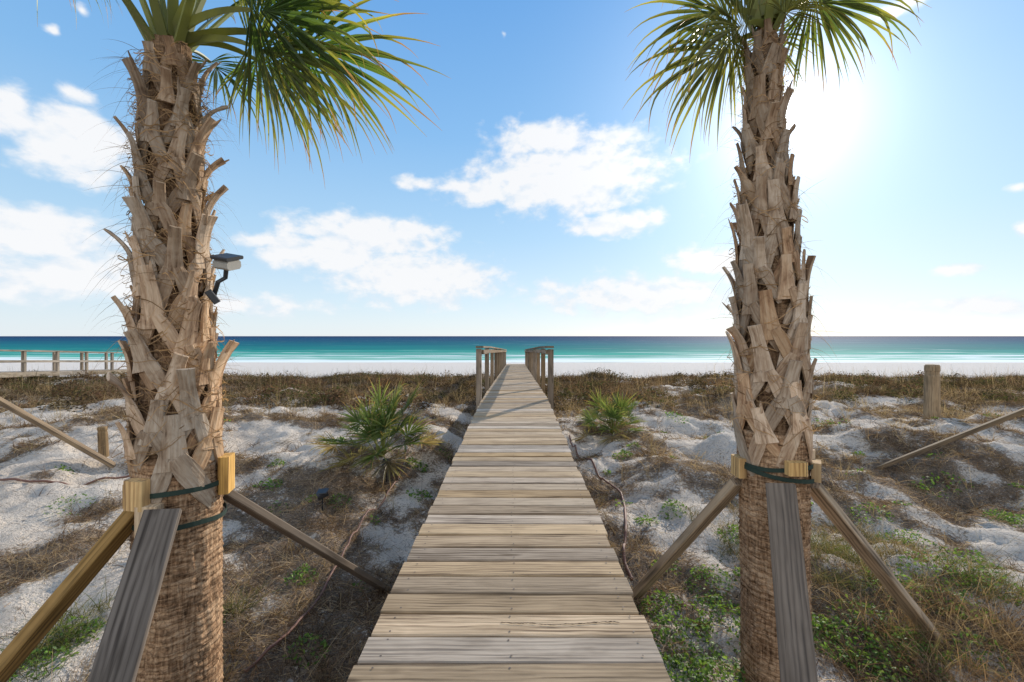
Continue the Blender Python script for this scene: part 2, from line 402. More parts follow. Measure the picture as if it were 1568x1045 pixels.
# ---------------------------------------------------------------- palms
def frond(mb,pm,o,az,el,pl,bl,roll=0.,sag=.5,g=1.0,nL=42,spread=125,cg=(.07,.13,.025),cy=(.36,.33,.055),cb=(.36,.21,.08),yel=.5,wid=1.0,wl=1.0):
    az=math.radians(az);el=math.radians(el);d=np.array([math.cos(az)*math.cos(el),math.sin(az)*math.cos(el),math.sin(el)])
    p=np.array(o,float);path=[p.copy()];n=8
    for i in range(n):
        d=nz(d+np.array([0,0,-sag/n])); p=p+d*pl/n; path.append(p.copy())
    sd=np.cross(d,(0,0,1)); sd=nz(sd) if np.linalg.norm(sd)>.05 else np.array([1.,0,0])
    nn=nz(np.cross(sd,d)); cr,sr=math.cos(math.radians(roll)),math.sin(math.radians(roll))
    s2=sd*cr+nn*sr; n2=nn*cr-sd*sr
    gc=np.array([.24,.26,.08])
    strap(pm,path,np.linspace(.042,.018,n+1)*wid,np.linspace(.018,.010,n+1)*wid,n2,c=gc*(.8+.4*random.random()))
    cg=np.array(cg)*random.uniform(.75,1.25);cy=np.array(cy);cb=np.array(cb)
    dth=math.radians(spread*2/nL)
    for i in range(nL):
        th=math.radians(-spread+2*spread*(i+.5)/nL)+random.uniform(-.05,.05)
        L=bl*(.72+.28*math.cos(th))*random.uniform(.8,1.1)
        dr=nz(math.cos(th)*d+math.sin(th)*s2+n2*(.22*abs(math.sin(th))+random.uniform(-.09,.09)))
        q=p+d*(.12*bl*max(0,math.cos(th))); S=10; W=.34*L*dth*1.2*wl
        V=np.zeros((S+1,3,3));C=np.zeros((S+1,3,3)); gg=g*random.uniform(.5,1.9); y0=yel*random.uniform(.0,1.7); kink=random.random()<.2; kt=random.uniform(.4,.75)
        bt=random.uniform(.70,1.0); tint_=random.uniform(.65,1.3)
        for k in range(S+1):
            t=k/S
            if k: 
                dr=nz(dr+np.array([0,0,-1.])*gg*(.04+.42*t*t)*(1.0 if not kink or t<kt else 4)/S*3.0+np.array([random.uniform(-.03,.03) for _ in range(3)])); q=q+dr*L/S
            w=W*(max(.25,min(t/.33,1)) if t<.33 else max(.04,1-((t-.33)/.67)**1.0))
            sdir=nz(np.cross(dr,n2)+1e-6)
            V[k,0]=q-sdir*w/2+n2*w*.18; V[k,1]=q-n2*w*.18; V[k,2]=q+sdir*w/2+n2*w*.18
            m_=min(1,max(0,(t-.35)*1.5*y0)); cc=(cg*(1-m_)+cy*m_)*tint_
            if t>bt: cc=cb
            C[k]=cc
        b=[]
        for k in range(S):
            a=k*3; b+=[(a,a+1,a+4,a+3),(a+1,a+2,a+5,a+4)]
        mb.add(V.reshape(-1,3),b,None,.5,C.reshape(-1,3))

def make_palm(base,cxf,zb0,ztop,Rf,seed,nb,fronds,zg,greyness=.4,nf=15,el0=86,el1=52,lift=.15,fl_k=1.0,bright=1.0,hair=1.0):
    random.seed(seed); root=empty('palm_tree')
    X0,Y0=base
    mb=MB(); zs=np.concatenate([np.arange(zg-.3,zb0+.1,.007),np.arange(zb0+.1,ztop+.12,.03)]); na=110
    A=np.linspace(0,2*math.pi,na,endpoint=False); ZZ,AA=np.meshgrid(zs,A,indexing='ij')
    R=np.array([Rf(z) for z in zs])[:,None]*np.ones_like(AA)
    ca,sa=np.cos(AA)*3,np.sin(AA)*3
    wob=(fbm(ca+ZZ*2,sa+seed,seed,3)-.5)
    ph=(ZZ+.05*wob)/.034+1.6*fbm(ca*.7+seed,sa*.7+ZZ*3,3,2)
    saw=(ph-np.floor(ph)); low=(ZZ<zb0+.1)
    R=R+np.where(low,.008*(1-saw)**1.5*(1.8*fbm(ca*3,sa*3+ZZ*9,9,3)),-.02)+.018*wob+.012*(fbm(AA*19,ZZ*14,13,2)-.5)
    CXx=np.array([cxf(z) for z in zs])[:,None]
    V=np.stack([CXx+R*np.cos(AA),Y0+R*np.sin(AA),ZZ],-1)
    AAs=np.minimum(AA,2*math.pi-AA)
    LC=np.stack([AAs*.17,ZZ,np.zeros_like(ZZ)],-1)
    ix=np.arange(len(zs)*na).reshape(len(zs),na)
    Fq=np.stack([ix[:-1],np.roll(ix,-1,1)[:-1],np.roll(ix,-1,1)[1:],ix[1:]],-1).reshape(-1,4)
    cc=np.where(low[...,None],1.0,.62)*np.ones((1,1,3)); cc=cc*(.75+.45*saw[...,None]*low[...,None]+.3*(~low[...,None]))
    mb.add(V.reshape(-1,3),Fq,LC.reshape(-1,3),.5,cc.reshape(-1,3)); mb.obj('trunk',M_trunk,root,True)
    mb=MB()
    def P(phi,z,r): return np.array([cxf(z)+r*math.cos(phi),Y0+r*math.sin(phi),z])
    for i in range(nb):
        t=i/(nb-1); z=zb0+.06+(ztop-zb0-.06)*t+random.uniform(-.025,.025)*min(1,t*8); phi=i*2.39996+random.uniform(-.17,.17)+seed
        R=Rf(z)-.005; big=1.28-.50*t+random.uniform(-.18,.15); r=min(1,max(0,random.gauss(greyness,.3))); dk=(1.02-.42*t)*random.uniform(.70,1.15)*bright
        fl=random.choice((.02,.035,.055,.085))*random.uniform(.8,1.2)*(.35 if t<.10 else 1)*fl_k; sl=random.uniform(.15,.26)*big
        tw=random.uniform(-.28,.28); n=7; pts=[];nr=[]; rk=random.uniform(-.35,.35)
        for k in range(n):
            u=k/(n-1); ph=phi+tw*u; pts.append(P(ph,z-.03+sl*u,R+.020+fl*u**2.4)); nr.append((math.cos(ph+rk*u),math.sin(ph+rk*u),.15))
        wst=.102*big
        wd=np.interp(np.linspace(0,1,n),[0,.3,.75,1],[wst,wst*.72,wst*.5,wst*random.uniform(.42,.62)])
        strap(mb,pts,wd,np.linspace(.024,.013,n),np.array(nr),r,c=(dk,dk,dk))
        if random.random()<.3:
            p0=pts[-2];dv=nz(pts[-1]-pts[-2]);tn=np.array([-math.sin(phi),math.cos(phi),0])*random.choice((-1,1))
            strap(mb,[p0+tn*.01,p0+tn*.022+dv*.03,p0+tn*.03+dv*.07],[.022*big,.016*big,.005],[.01,.008,.004],nr[-1],r,c=(dk*.9,)*3)
        for s in (-1,1):
            if random.random()<.10: continue
            ll=random.uniform(.17,.29)*big; dphi=s*random.uniform(.46,.74)*big; n=8;pts=[];nr=[]; pw_=random.uniform(.9,1.3)
            for k in range(n):
                u=k/(n-1); ph=phi+s*.10+dphi*(u**pw_); pts.append(P(ph,z+.03-ll*u,R+.028-.022*u+.004*s)); nr.append((math.cos(ph),math.sin(ph),0))
            wl=np.interp(np.linspace(0,1,n),[0,.2,.7,1],[.045,.070,.060,.03])*big*random.uniform(.75,1.05)
            d2=dk*random.uniform(.78,1.02)
            strap(mb,pts,wl,np.interp(np.linspace(0,1,n),[0,1],[.020,.008]),np.array(nr),min(1,max(0,r+random.uniform(-.15,.15))),c=(d2,)*3)
    mb.obj('leaf_boots',M_boot,root)
    mb=MB(); N=int(950*hair)
    for i in range(N):
        z=ztop-(ztop-zb0)*random.random()**1.3*.94; phi=random.uniform(0,6.283); R=Rf(z)+random.uniform(.0,.045)
        dp=random.choice((-1,1))*random.uniform(.3,1.1); dz=random.uniform(-.14,.14); n=7;w=random.uniform(.0010,.0030); V=[]
        lf=random.uniform(0,.03)
        for k in range(n):
            u=k/(n-1); ph=phi+dp*u; rr=R+lf*math.sin(u*3.14)
            q=P(ph,z+dz*u+.02*math.sin(u*5+i),rr); V+=[q-np.array([0,0,w]),q+np.array([0,0,w])]
        k_=random.uniform(.5,1.4); mb.add(V,[(2*k,2*k+1,2*k+3,2*k+2) for k in range(n-1)],None,.5,(.36*k_,.235*k_,.13*k_))
    N=int(650*hair); z=ztop-(ztop-zb0)*rng.random(N)**1.4*.9; ph=rng.random(N)*6.283
    R=np.array([Rf(a) for a in z])+.02; Cc=np.array([cxf(a) for a in z])
    Pp=np.stack([Cc+R*np.cos(ph),Y0+R*np.sin(ph),z],1); tt=rng.choice([-1,1],N)[:,None]*np.stack([-np.sin(ph),np.cos(ph),0*ph],1)
    D=np.stack([np.cos(ph),np.sin(ph),rng.uniform(-.5,1.2,N)],1)+tt*rng.uniform(.3,1.6,N)[:,None]
    ca=np.tile(np.array([[.26,.17,.095]]),(N,1))*rng.uniform(.5,1.3,(N,1))
    strands(mb,Pp,D,rng.uniform(.05,.24,N),.0024,rng.uniform(.1,1.3,N),6,ca,ca*1.2)
    mb.obj('fibres',M_fib,root)
    lv=MB();pm=MB(); c0=np.array([cxf(ztop),Y0,ztop])
    for i in range(nf):
        t=i/(nf-1); az=i*137.5+seed*40; el=el0+(el1-el0)*t
        frond(lv,pm,c0+np.array([.05*math.cos(math.radians(az)),.05*math.sin(math.radians(az)),lift-.1*t]),az,el,random.uniform(.75,.95),random.uniform(.5,.62),roll=random.uniform(-25,25),sag=.15+.2*t,g=.6+.3*t,yel=.3+.4*t)
    for f in fronds: frond(lv,pm,c0+np.array(f.pop('off',(0,0,0))),**f)
    lv.obj('fronds',M_leaf,root); pm.obj('frond_stalks',M_leaf,root)
    return root

LPX=-1.62;LPY=2.07
cl=lambda z: float(np.interp(z,[-.4,.57,1.33,1.97,2.6],[-1.62,-1.625,-1.65,-1.665,-1.66]))
Rl=lambda z: float(np.interp(z,[-.8,0,.5,.8,1.1,1.4,2.0,2.6],[.168,.168,.172,.165,.148,.135,.115,.098]))
make_palm((LPX,LPY),cl,.62,2.60,Rl,3,78,[
 dict(az=-6,el=40,pl=.44,bl=.72,roll=60,sag=.9,g=.9,yel=.9,off=(0.02,-.03,.12),nL=48),
 dict(az=14,el=34,pl=.55,bl=.70,roll=45,sag=.8,g=1.2,yel=1.2,off=(.03,0,.12),nL=46),
 dict(az=-28,el=52,pl=.50,bl=.66,roll=35,sag=.8,g=1.1,yel=.7,off=(.02,-.02,.12)),
 dict(az=40,el=36,pl=.35,bl=.60,roll=30,sag=.9,g=1.6,yel=.9,off=(.03,0,.12)),
 dict(az=2,el=30,pl=.34,bl=.70,roll=70,sag=.9,g=1.9,yel=1.0,off=(.03,.03,.12),wl=.75,cg=(.10,.125,.03)),
 dict(az=95,el=45,pl=.3,bl=.5,roll=0,sag=.8,g=1.8,yel=.8,off=(.0,.03,.10),wl=.8),
 dict(az=172,el=60,pl=1.0,bl=.70,roll=-10,sag=.75,g=1.9,yel=.6,off=(-.03,-.03,.05)),
 dict(az=188,el=66,pl=.8,bl=.62,roll=20,sag=.5,g=1.2,yel=.6,off=(-.03,-.03,.0)),
 ],Hs(LPX,LPY),.42,bright=1.0)
RPX=1.49;RPY=2.4
cr=lambda z: float(np.interp(z,[-.6,.6,1.34,2.08,2.5,3.0],[1.49,1.473,1.462,1.433,1.418,1.43]))
Rr=lambda z: float(np.interp(z,[-.8,0,.5,.9,1.4,2.0,2.35,2.6,3.1],[.168,.166,.168,.165,.155,.118,.085,.066,.060]))
make_palm((RPX,RPY),cr,.66,2.93,Rr,8,86,[
 dict(az=176,el=40,pl=.22,bl=.60,roll=-58,sag=.8,g=1.3,yel=1.1,cg=(.11,.14,.03),off=(0,-.03,.12),nL=38,wl=.85),
 dict(az=200,el=25,pl=.16,bl=.66,roll=-50,sag=1.0,g=2.6,yel=1.3,cg=(.13,.135,.035),off=(0,-.03,.08),nL=38,wl=.75),
 dict(az=160,el=25,pl=.14,bl=.64,roll=-60,sag=1.0,g=2.2,yel=1.0,cg=(.11,.13,.035),off=(0,.03,.08),nL=34,wl=.75),
 dict(az=4,el=42,pl=.26,bl=.66,roll=55,sag=.7,g=1.0,yel=.9,cg=(.10,.145,.03),off=(0,-.03,.14),nL=38,wl=.8),
 dict(az=-20,el=35,pl=.2,bl=.56,roll=45,sag=.8,g=1.8,yel=1.0,cg=(.11,.14,.03),off=(0,-.03,.12),nL=34,wl=.7),
 dict(az=-60,el=30,pl=.10,bl=.36,roll=10,sag=.9,g=2.4,yel=1.2,cg=(.13,.13,.04),off=(0,0,.12),nL=30,wl=.7),
 dict(az=50,el=35,pl=.15,bl=.46,roll=30,sag=.9,g=1.6,yel=.9,cg=(.11,.15,.035),off=(0,0,.12),nL=34,wl=.7),
 ],Hs(RPX,RPY),.5,el1=60,fl_k=.75,hair=.7,bright=.97)

def strap_ring(mb,cx,cy,z,r,tilt=0,h=.022,ph0=0):
    n=40;V=[]
    for i in range(n+1):
        a=2*math.pi*i/n; zz=z+tilt*math.cos(a)+.006*math.sin(3*a+z*9)
        rr=r*(1+.03*math.sin(4*a+ph0))
        for (dr,dz) in ((0,-h/2),(.003,-h/2),(.003,h/2),(0,h/2)): V.append((cx+(rr+dr)*math.cos(a),cy+(rr+dr)*math.sin(a),zz+dz))
    Fc=[(i*4+j,i*4+(j+1)%4,i*4+4+(j+1)%4,i*4+4+j) for i in range(n) for j in range(4)]
    mb.add(V,Fc)
def brace_set(cx,cy,r,beams,blocks,straps):
    root=empty('tree_support_brace')
    a=MB();g=MB();b=MB();s=MB()
    for (p,q,w,t,gr) in beams:
        q=np.array(q,float); q2=q+nz(q-np.array(p))*.12
        beam(g if gr else a,p,q2,w,t,up=(0,.3,1) ,ch=.005)
    for (az,z,h,rr) in blocks:
        az=math.radians(az); c=np.array([cx+(r+rr)*math.cos(az),cy+(r+rr)*math.sin(az),z]); 
        beam(b,c-np.array([0,0,h/2]),c+np.array([0,0,h/2]),.095,.045,up=(math.cos(az),math.sin(az),0),ch=.004)
    for (z,rr,t) in straps: strap_ring(s,cx,cy,z,r+rr,t)
    if a.n: a.obj('brace_beams',M_brace,root)
    if g.n: g.obj('grey_brace_beams',M_braceg,root)
    if b.n: b.obj('padding_blocks',M_block,root)
    if s.n: s.obj('straps',M_strap,root)
    return root
def G(px,py): return px2g(px,py)
brace_set(LPX,LPY,.178,[
  (px3(250,782,1.84),(-1.22,.86,Hs(-1.22,.86)),.130,.04,True),
  (px3(214,778,1.93),(-2.6,1.6,Hs(-2.6,1.6)),.085,.055,False),
  (px3(340,752,2.2),G(590,902),.080,.04,True)],
  [(-100,.585,.13,.022),(-84,.46,.16,.022),(15,.60,.18,.022),(-172,.53,.11,.02),(100,.56,.15,.02)],
  [(.57,.008,.006),(.42,.006,-.012)])
brace_set(1.478,RPY,.180,[
  (px3(1195,742,2.17),(1.03,1.40,Hs(1.03,1.40)),.13,.04,True),
  (px3(1130,738,2.42),G(970,915),.080,.05,False),
  (px3(1243,742,2.4),G(1432,978),.080,.05,False)],
  [(-92,.60,.07,.022),(8,.56,.17,.022),(180,.55,.11,.015),(90,.56,.15,.02),(-35,.56,.10,.016)],
  [(.585,.006,.01),(.53,.010,-.03)])
for (gp,tp,pp) in (((174,713),(-6.6,5.15,.72),(-6.75,5.1)),((1350,718),(6.5,4.8,.72),(6.65,4.8))):
    root=empty('timber_brace'); mb=MB(); g=np.array(px2g(*gp)); tp=np.array(tp)
    beam(mb,tp,g+nz(g-tp)*.1,.09,.05)
    beam(mb,(pp[0],pp[1],Hs(*pp)-.3),(pp[0],pp[1],.95),.1,.1,up=(0,1,0))
    mb.obj('brace_and_stake',M_rail,root)

root=empty('solar_spotlight'); c=px3(347,402,1.93)
mb=MB(); ax=nz((1,-.15,-.18)); upv=nz((.25,-.35,.9))
beam(mb,c-ax*.040+upv*.024,c+ax*.044+upv*.024,.095,.016,up=upv,ch=.004)
a0=c-upv*.02; tube(mb,[a0,a0+np.array([-.012,.01,-.05]),px3(334,432,1.93),px3(326,458,1.95)],.010)
beam(mb,px3(318,446,1.92),px3(333,464,1.94),.04,.03)
mb.obj('solar_panel_and_arm',M_black,root)
mb=MB(); beam(mb,c-ax*.034-upv*.008,c+ax*.040-upv*.008,.078,.042,up=upv,ch=.010); mb.obj('lamp_housing',M_greyp,root)

for (px,py,h) in ((592,738,.26),(494,782,.2)):
    X,Y,Z=px2g(px,py); mb=MB(); tube(mb,[(X,Y,Z-.1),(X,Y,Z+h*.7)],.008)
    beam(mb,(X-.04,Y-.03,Z+h*.75),(X+.05,Y+.02,Z+h*.92),.06,.055,ch=.012)
    beam(mb,(X-.055,Y,Z+h),(X+.055,Y,Z+h+.01),.09,.012,up=(0,-.3,1))
    r_=empty('garden_spotlight'); mb.obj('light_body',M_black,r_)

def pile(name,px,py,dia,h,matl,lean=0):
    X,Y,Z=px2g(px,py); mb=MB(); n=20;prof=[(-.3,1.03),(0,1.02),(.3*h,1),(.55*h,.98),(.80*h,.97),(.83*h,.90),(.88*h,.90),(.90*h,.98),(h*.975,.96),(h,.82),(h*1.008,.02)]
    V=[];LC=[];o=random.random()*20
    for (z,r) in prof:
        for j in range(n):
            a=2*math.pi*j/n; rr=dia/2*r*(1+.04*math.sin(3*a+1)+random.uniform(-.015,.015)); V.append((X+lean*z+rr*math.cos(a),Y+rr*math.sin(a),Z+z)); LC.append((z+o,rr*math.cos(a)+o,rr*math.sin(a)))
    Fc=[(i*n+j,i*n+(j+1)%n,(i+1)*n+(j+1)%n,(i+1)*n+j) for i in range(len(prof)-1) for j in range(n)]
    mb.add(V,Fc,LC,.5); mb.obj(name,matl,None,False)
pile('wooden_pile_post',1427,648,.24,1.13,wood('pile_wood',(.36,.27,.18),(.25,.185,.12),(.09,.065,.04)),.01)
pile('wooden_stake',159,700,.11,.42,M_rail,-.05)

def hose(name,pts,rad=.011,lift=.012):
    W=[np.array(px2g(*p)) for p in pts]; W=np.array(W); tt=np.linspace(0,len(W)-1,len(W)*14)
    out=[]
    for u in tt:
        i=min(int(u),len(W)-2);f=u-i;p0=W[max(i-1,0)];p1=W[i];p2=W[i+1];p3=W[min(i+2,len(W)-1)]
        q=.5*((2*p1)+(-p0+p2)*f+(2*p0-5*p1+4*p2-p3)*f*f+(-p0+3*p1-3*p2+p3)*f**3)
        q[2]=Hs(q[0],q[1])+lift+.015*math.sin(u*3.1); out.append(q)
    mb=MB(); tube(mb,out,rad,8); mb.obj(name,M_hose,smooth=True)
hose('garden_hose',[(872,668),(885,700),(915,728),(950,757),(958,800),(955,850),(968,890)],.013,.02)
hose('garden_hose',[(-60,744),(60,740),(150,737),(215,731)],.013,.02)
hose('garden_hose',[(668,655),(610,740),(556,800),(520,870),(455,965),(375,1042)],.009,.05)

def palmetto(px,py,s,seed):
    random.seed(seed); X,Y,Z=px2g(px,py); root=empty('palmetto_plant'); lv=MB();pm=MB()
    for i in range(26):
        t=i/25; az=i*137.5+seed*10; el=84-66*t+random.uniform(-10,10)
        frond(lv,pm,(X+.04*math.cos(az),Y+.04*math.sin(az),Z-.02),az,el,s*random.uniform(.22,.54),s*random.uniform(.30,.48),roll=random.uniform(-50,50),sag=.3+.5*t,g=.5,nL=24,spread=108,
          cg=(.09,.135,.035) if t<.8 else (.22,.17,.08),cy=(.36,.34,.10),yel=.7,wid=.6,wl=1.05)
    lv.obj('fronds',M_leaf,root);pm.obj('stems',M_leaf,root)
palmetto(583,696,1.22,2); palmetto(940,662,.95,5)

# ---------------------------------------------------------------- vegetation
def cand(n,y0,y1,pw=1.0,margin=1.5):
    y=y0+(y1-y0)*rng.random(n)**pw; x=(rng.random(n)*2-1)*(1.25*y+margin)
    ok=(np.abs(x-deck_c(y))>.66); return x[ok],y[ok]
def keep(x,y,p):
    k=rng.random(len(x))<p; return x[k],y[k]
def pal(cols,n,var=.25):
    c=np.array(cols)[rng.integers(0,len(cols),n)]; return c*rng.uniform(1-var,1+var,(n,1))
BR=[(.22,.145,.09),(.36,.26,.16),(.13,.085,.055),(.50,.38,.25),(.18,.12,.08)]
DK=[(.11,.07,.045),(.17,.11,.07),(.07,.05,.035),(.09,.085,.04),(.26,.18,.115)]
mb=MB()
for (n,y0,y1,L0,L1,w) in ((110000,1.0,6.5,.03,.15,.0036),(75000,6,14,.05,.2,.006)):
    x,y=cand(n,y0,y1); v=VEG(x,y); x,y=keep(x,y,np.clip(v*1.2-.05,.04,1)); N=len(x)
    D=np.stack([rng.normal(size=N),rng.normal(size=N),rng.uniform(-.1,.55,N)],1)
    c=pal(BR,N,.5); strands(mb,np.stack([x,y,H(x,y)+.006],1),D,rng.uniform(L0,L1,N),rng.uniform(.5,1.3,N)*w,rng.uniform(0,.5,N),2,c,c*1.15)
mb.obj('plant_litter',M_grass)
def tufts(mb,x,y,nbl,L0,L1,w,cols,spread=.8,jit=.04,seg=3,dr=(.1,.9),tip=1.2,zoff=0):
    N=len(x); X=np.repeat(x,nbl)+rng.normal(size=N*nbl)*jit; Y=np.repeat(y,nbl)+rng.normal(size=N*nbl)*jit
    sz=np.repeat(rng.uniform(.5,1.4,N),nbl); n=N*nbl
    D=np.stack([rng.normal(size=n)*spread,rng.normal(size=n)*spread,np.ones(n)*.9],1)
    ct=np.repeat(pal(cols,N,.2),nbl,0)*rng.uniform(.6,1.35,(n,1))
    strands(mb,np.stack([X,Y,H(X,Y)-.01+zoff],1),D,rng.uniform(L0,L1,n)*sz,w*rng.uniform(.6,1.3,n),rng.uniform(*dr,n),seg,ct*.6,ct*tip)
mb=MB()
x,y=cand(4200,.9,6.5); v=VEG(x,y); x,y=keep(x,y,np.clip(v*1.6-.6,.03,1)); tufts(mb,x,y,26,.07,.27,.0038,BR)
x,y=cand(6500,6,14); v=VEG(x,y); x,y=keep(x,y,np.clip(v*1.5-.45,.05,1)); tufts(mb,x,y,20,.10,.34,.007,BR)
x=rng.uniform(2.3,4.4,420);y=rng.uniform(1.5,3.0,420); tufts(mb,x,y,26,.15,.40,.003,[(.42,.30,.18),(.32,.21,.12),(.22,.14,.085)],.45)
x=rng.uniform(1.8,3.6,160);y=rng.uniform(3.0,4.4,160); tufts(mb,x,y,26,.12,.30,.0035,[(.34,.25,.14),(.15,.15,.055),(.26,.2,.1)],.5)
mb.obj('dry_dune_grass',M_grass)
mb=MB()
x,y=cand(3000,1.2,9); v=VEG(x,y); x,y=keep(x,y,np.clip(v*1.3-.35,.05,1)); tufts(mb,x,y,7,.12,.36,.0045,[(.10,.06,.04),(.16,.10,.065),(.06,.04,.03),(.35,.26,.17)],1.2,.05,4,(.0,.5),1.4)
mb.obj('dry_twigs',M_grass)
mb=MB()
x,y=cand(8500,9.5,24,1.0,6); v=VEG(x,y)*ss(9,11.5,y); x,y=keep(x,y,np.clip(v*1.4-.25,0,1)); tufts(mb,x,y,28,.16,.42,.013,DK+BR[1:2],1.0,.14,2)
x,y=cand(2800,12.5,23,1.0,8); x,y=keep(x,y,.9*ss(.40,.55,fbm(x/3,y/3,77,3))); tufts(mb,x,y,60,.25,.66,.015,DK,1.0,.22,2)
x,y=cand(900,16.5,21.5,1.0,8); tufts(mb,x,y,40,.25,.5,.014,DK,1.0,.22,2)
mb.obj('dune_scrub',M_grass)
def clump(mb,X,Y,r,n,leaf,cols=((.11,.20,.035),(.16,.25,.05),(.08,.15,.03)),hh=.10):
    a=rng.random(n)*6.283;q=r*np.sqrt(rng.random(n)); x=X+q*np.cos(a);y=Y+q*np.sin(a)*.8
    ok=np.abs(x-deck_c(y))>.66; x=x[ok];y=y[ok];q=q[ok];n=len(x)
    if n==0: return
    z=H(x,y)+rng.random(n)*hh*np.sqrt(np.clip(1-(q/r)**2,0.02,1))*min(1.6,r/.2)
    D=np.stack([rng.normal(size=n),rng.normal(size=n),rng.uniform(.1,1.1,n)],1); c=pal(cols,n,.35)
    strands(mb,np.stack([x,y,z],1),D,rng.uniform(.6,1.3,n)*leaf,leaf*.55,rng.uniform(0,.6,n),3,c,c*1.1,'leaf')
mb=MB(); x,y=cand(640,9.5,22,1.,6); x,y=keep(x,y,.15+.85*ss(.42,.6,fbm(x/3.5,y/3.5,91,2))*ss(9,12,y))
for a,b in zip(x,y): clump(mb,a,b,random.uniform(.2,.6),180,.075,random.choice([((.07,.075,.03),(.10,.085,.045)),((.10,.06,.04),(.15,.095,.06)),((.06,.045,.03),(.12,.09,.05))]),.24)
mb.obj('dune_bushes',M_grass)
mb=MB(); x,y=cand(1500,13,23.5,1.,6); N=len(x)
D=np.stack([rng.normal(size=N)*.12-.05,rng.normal(size=N)*.12,np.ones(N)],1); c=pal([(.40,.30,.18),(.32,.23,.14)],N)
strands(mb,np.stack([x,y,H(x,y)],1),D,rng.uniform(.4,.9,N),.008,rng.uniform(0,.15,N),4,c,c*1.2)
x,y=cand(500,8,14,1.,3); tufts(mb,x,y,9,.3,.6,.005,[(.42,.32,.19),(.36,.26,.15)],.25,.03,4,(.05,.4))
x,y=cand(90,2.2,7,1.,1); x,y=keep(x,y,np.clip(VEG(x,y)+.2,0,1)); tufts(mb,x,y,8,.25,.5,.003,[(.42,.32,.19),(.3,.25,.12)],.3,.03,5,(.1,.7))
mb.obj('sea_oats',M_grass)
mb=MB()
for (px,py,r,n) in ((1085,893,.18,280),(1130,822,.2,240),(1050,985,.22,460),(1290,1000,.22,460),(1430,878,.24,300),(1545,800,.22,340),(1490,862,.2,200),(462,886,.13,170),(640,716,.15,100),(1030,780,.14,160),(105,785,.22,90),(952,700,.16,100),(1110,1040,.22,460),(1330,790,.22,180),(520,772,.14,120),(1040,1040,.18,380),(1240,960,.16,260),(1200,870,.18,200),(1380,830,.22,240),(410,745,.16,80),(1035,640,.25,100),(1010,930,.17,240),(1160,985,.18,300),(1470,940,.2,240),(1400,990,.16,240),(990,800,.12,100),(120,975,.16,180),(60,1020,.16,180),(200,1020,.14,160),(200,820,.12,40),(1440,745,.3,90),(1250,655,.3,80),(1370,900,.22,240),(640,760,.15,60),(470,1000,.13,120),(1100,940,.2,280),(1180,920,.16,160),(1320,950,.2,240),(1520,900,.2,220),(1350,1030,.2,240),(1500,1000,.16,160),(1020,870,.13,120)):
    X,Y,Z=px2g(px,py); clump(mb,X,Y,r,n,.028 if py>760 else .045)
x,y=cand(300,1.3,8,.8); x,y=keep(x,y,np.clip(VEG(x,y)*.3+.28*(x>0),0,1))
for a,b in zip(x,y): clump(mb,a,b,random.uniform(.04,.13),random.randint(15,60),.022+.003*b)
mb.obj('green_ground_cover',M_weed)
mb=MB()
for (px,py,r,n) in ((100,965,.22,20),(60,1010,.2,18),(1280,850,.25,34),(1500,885,.25,30),(1250,880,.2,18),(1120,850,.15,10),(1440,1020,.2,10),(355,940,.15,8)):
    X,Y,Z=px2g(px,py); x=X+rng.normal(size=n)*r*.6;y=Y+rng.normal(size=n)*r*.5; tufts(mb,x,y,20,.12,.32,.004,[(.15,.17,.06),(.11,.13,.04),(.24,.2,.09)],.55)
mb.obj('green_dune_grass',M_grass)

# ---------------------------------------------------------------- light
el=math.radians(23.9);az=math.radians(33.2)
S=Vector((math.sin(az)*math.cos(el),math.cos(az)*math.cos(el),math.sin(el)))
l=bpy.data.lights.new('sun','SUN'); l.energy=5.0; l.angle=math.radians(.5); l.color=(1,.91,.79)
lo=bpy.data.objects.new('sun',l); lo.rotation_euler=S.to_track_quat('Z','Y').to_euler(); lo.location=S*50; sc.collection.objects.link(lo)
w=bpy.data.worlds.new('sky'); sc.world=w; w.use_nodes=True; nt=w.node_tree; nt.nodes.clear()
try:
    w.cycles.sampling_method='MANUAL'; w.cycles.sample_map_resolution=512
except Exception as e: print(e)
sky=nd(nt,'ShaderNodeTexSky'); sky.sky_type='NISHITA'; sky.sun_disc=False; sky.sun_elevation=el; sky.sun_rotation=az; sky.air_density=1.0; sky.dust_density=.4; sky.ozone_density=2.0
d=nd(nt,'ShaderNodeTexCoord').outputs['Generated']
d_n=nd(nt,'ShaderNodeVectorMath',op='NORMALIZE'); lk(nt,d,d_n.inputs[0]); d=d_n.outputs[0]
sp=nd(nt,'ShaderNodeSeparateXYZ'); lk(nt,d,sp.inputs[0])
azn=mth(nt,'ARCTAN2',sp.outputs['X'],sp.outputs['Y']); eln=mth(nt,'ARCSINE',sp.outputs['Z'])
cb=nd(nt,'ShaderNodeCombineXYZ'); lk(nt,azn,cb.inputs[0]); lk(nt,eln,cb.inputs[1]); p=cb.outputs[0]
nzn=nd(nt,'ShaderNodeTexNoise'); setin(nzn,Scale=9.,Detail=3.,Roughness=.55); lk(nt,p,nzn.inputs['Vector'])
off=nd(nt,'ShaderNodeVectorMath',op='SUBTRACT'); lk(nt,nzn.outputs['Color'],off.inputs[0]); off.inputs[1].default_value=(.5,.5,.5)
offm=nd(nt,'ShaderNodeVectorMath',op='MULTIPLY'); lk(nt,off.outputs[0],offm.inputs[0]); offm.inputs[1].default_value=(.08,.03,0)
pw=nd(nt,'ShaderNodeVectorMath',op='ADD'); lk(nt,p,pw.inputs[0]); lk(nt,offm.outputs[0],pw.inputs[1]); pw=pw.outputs[0]
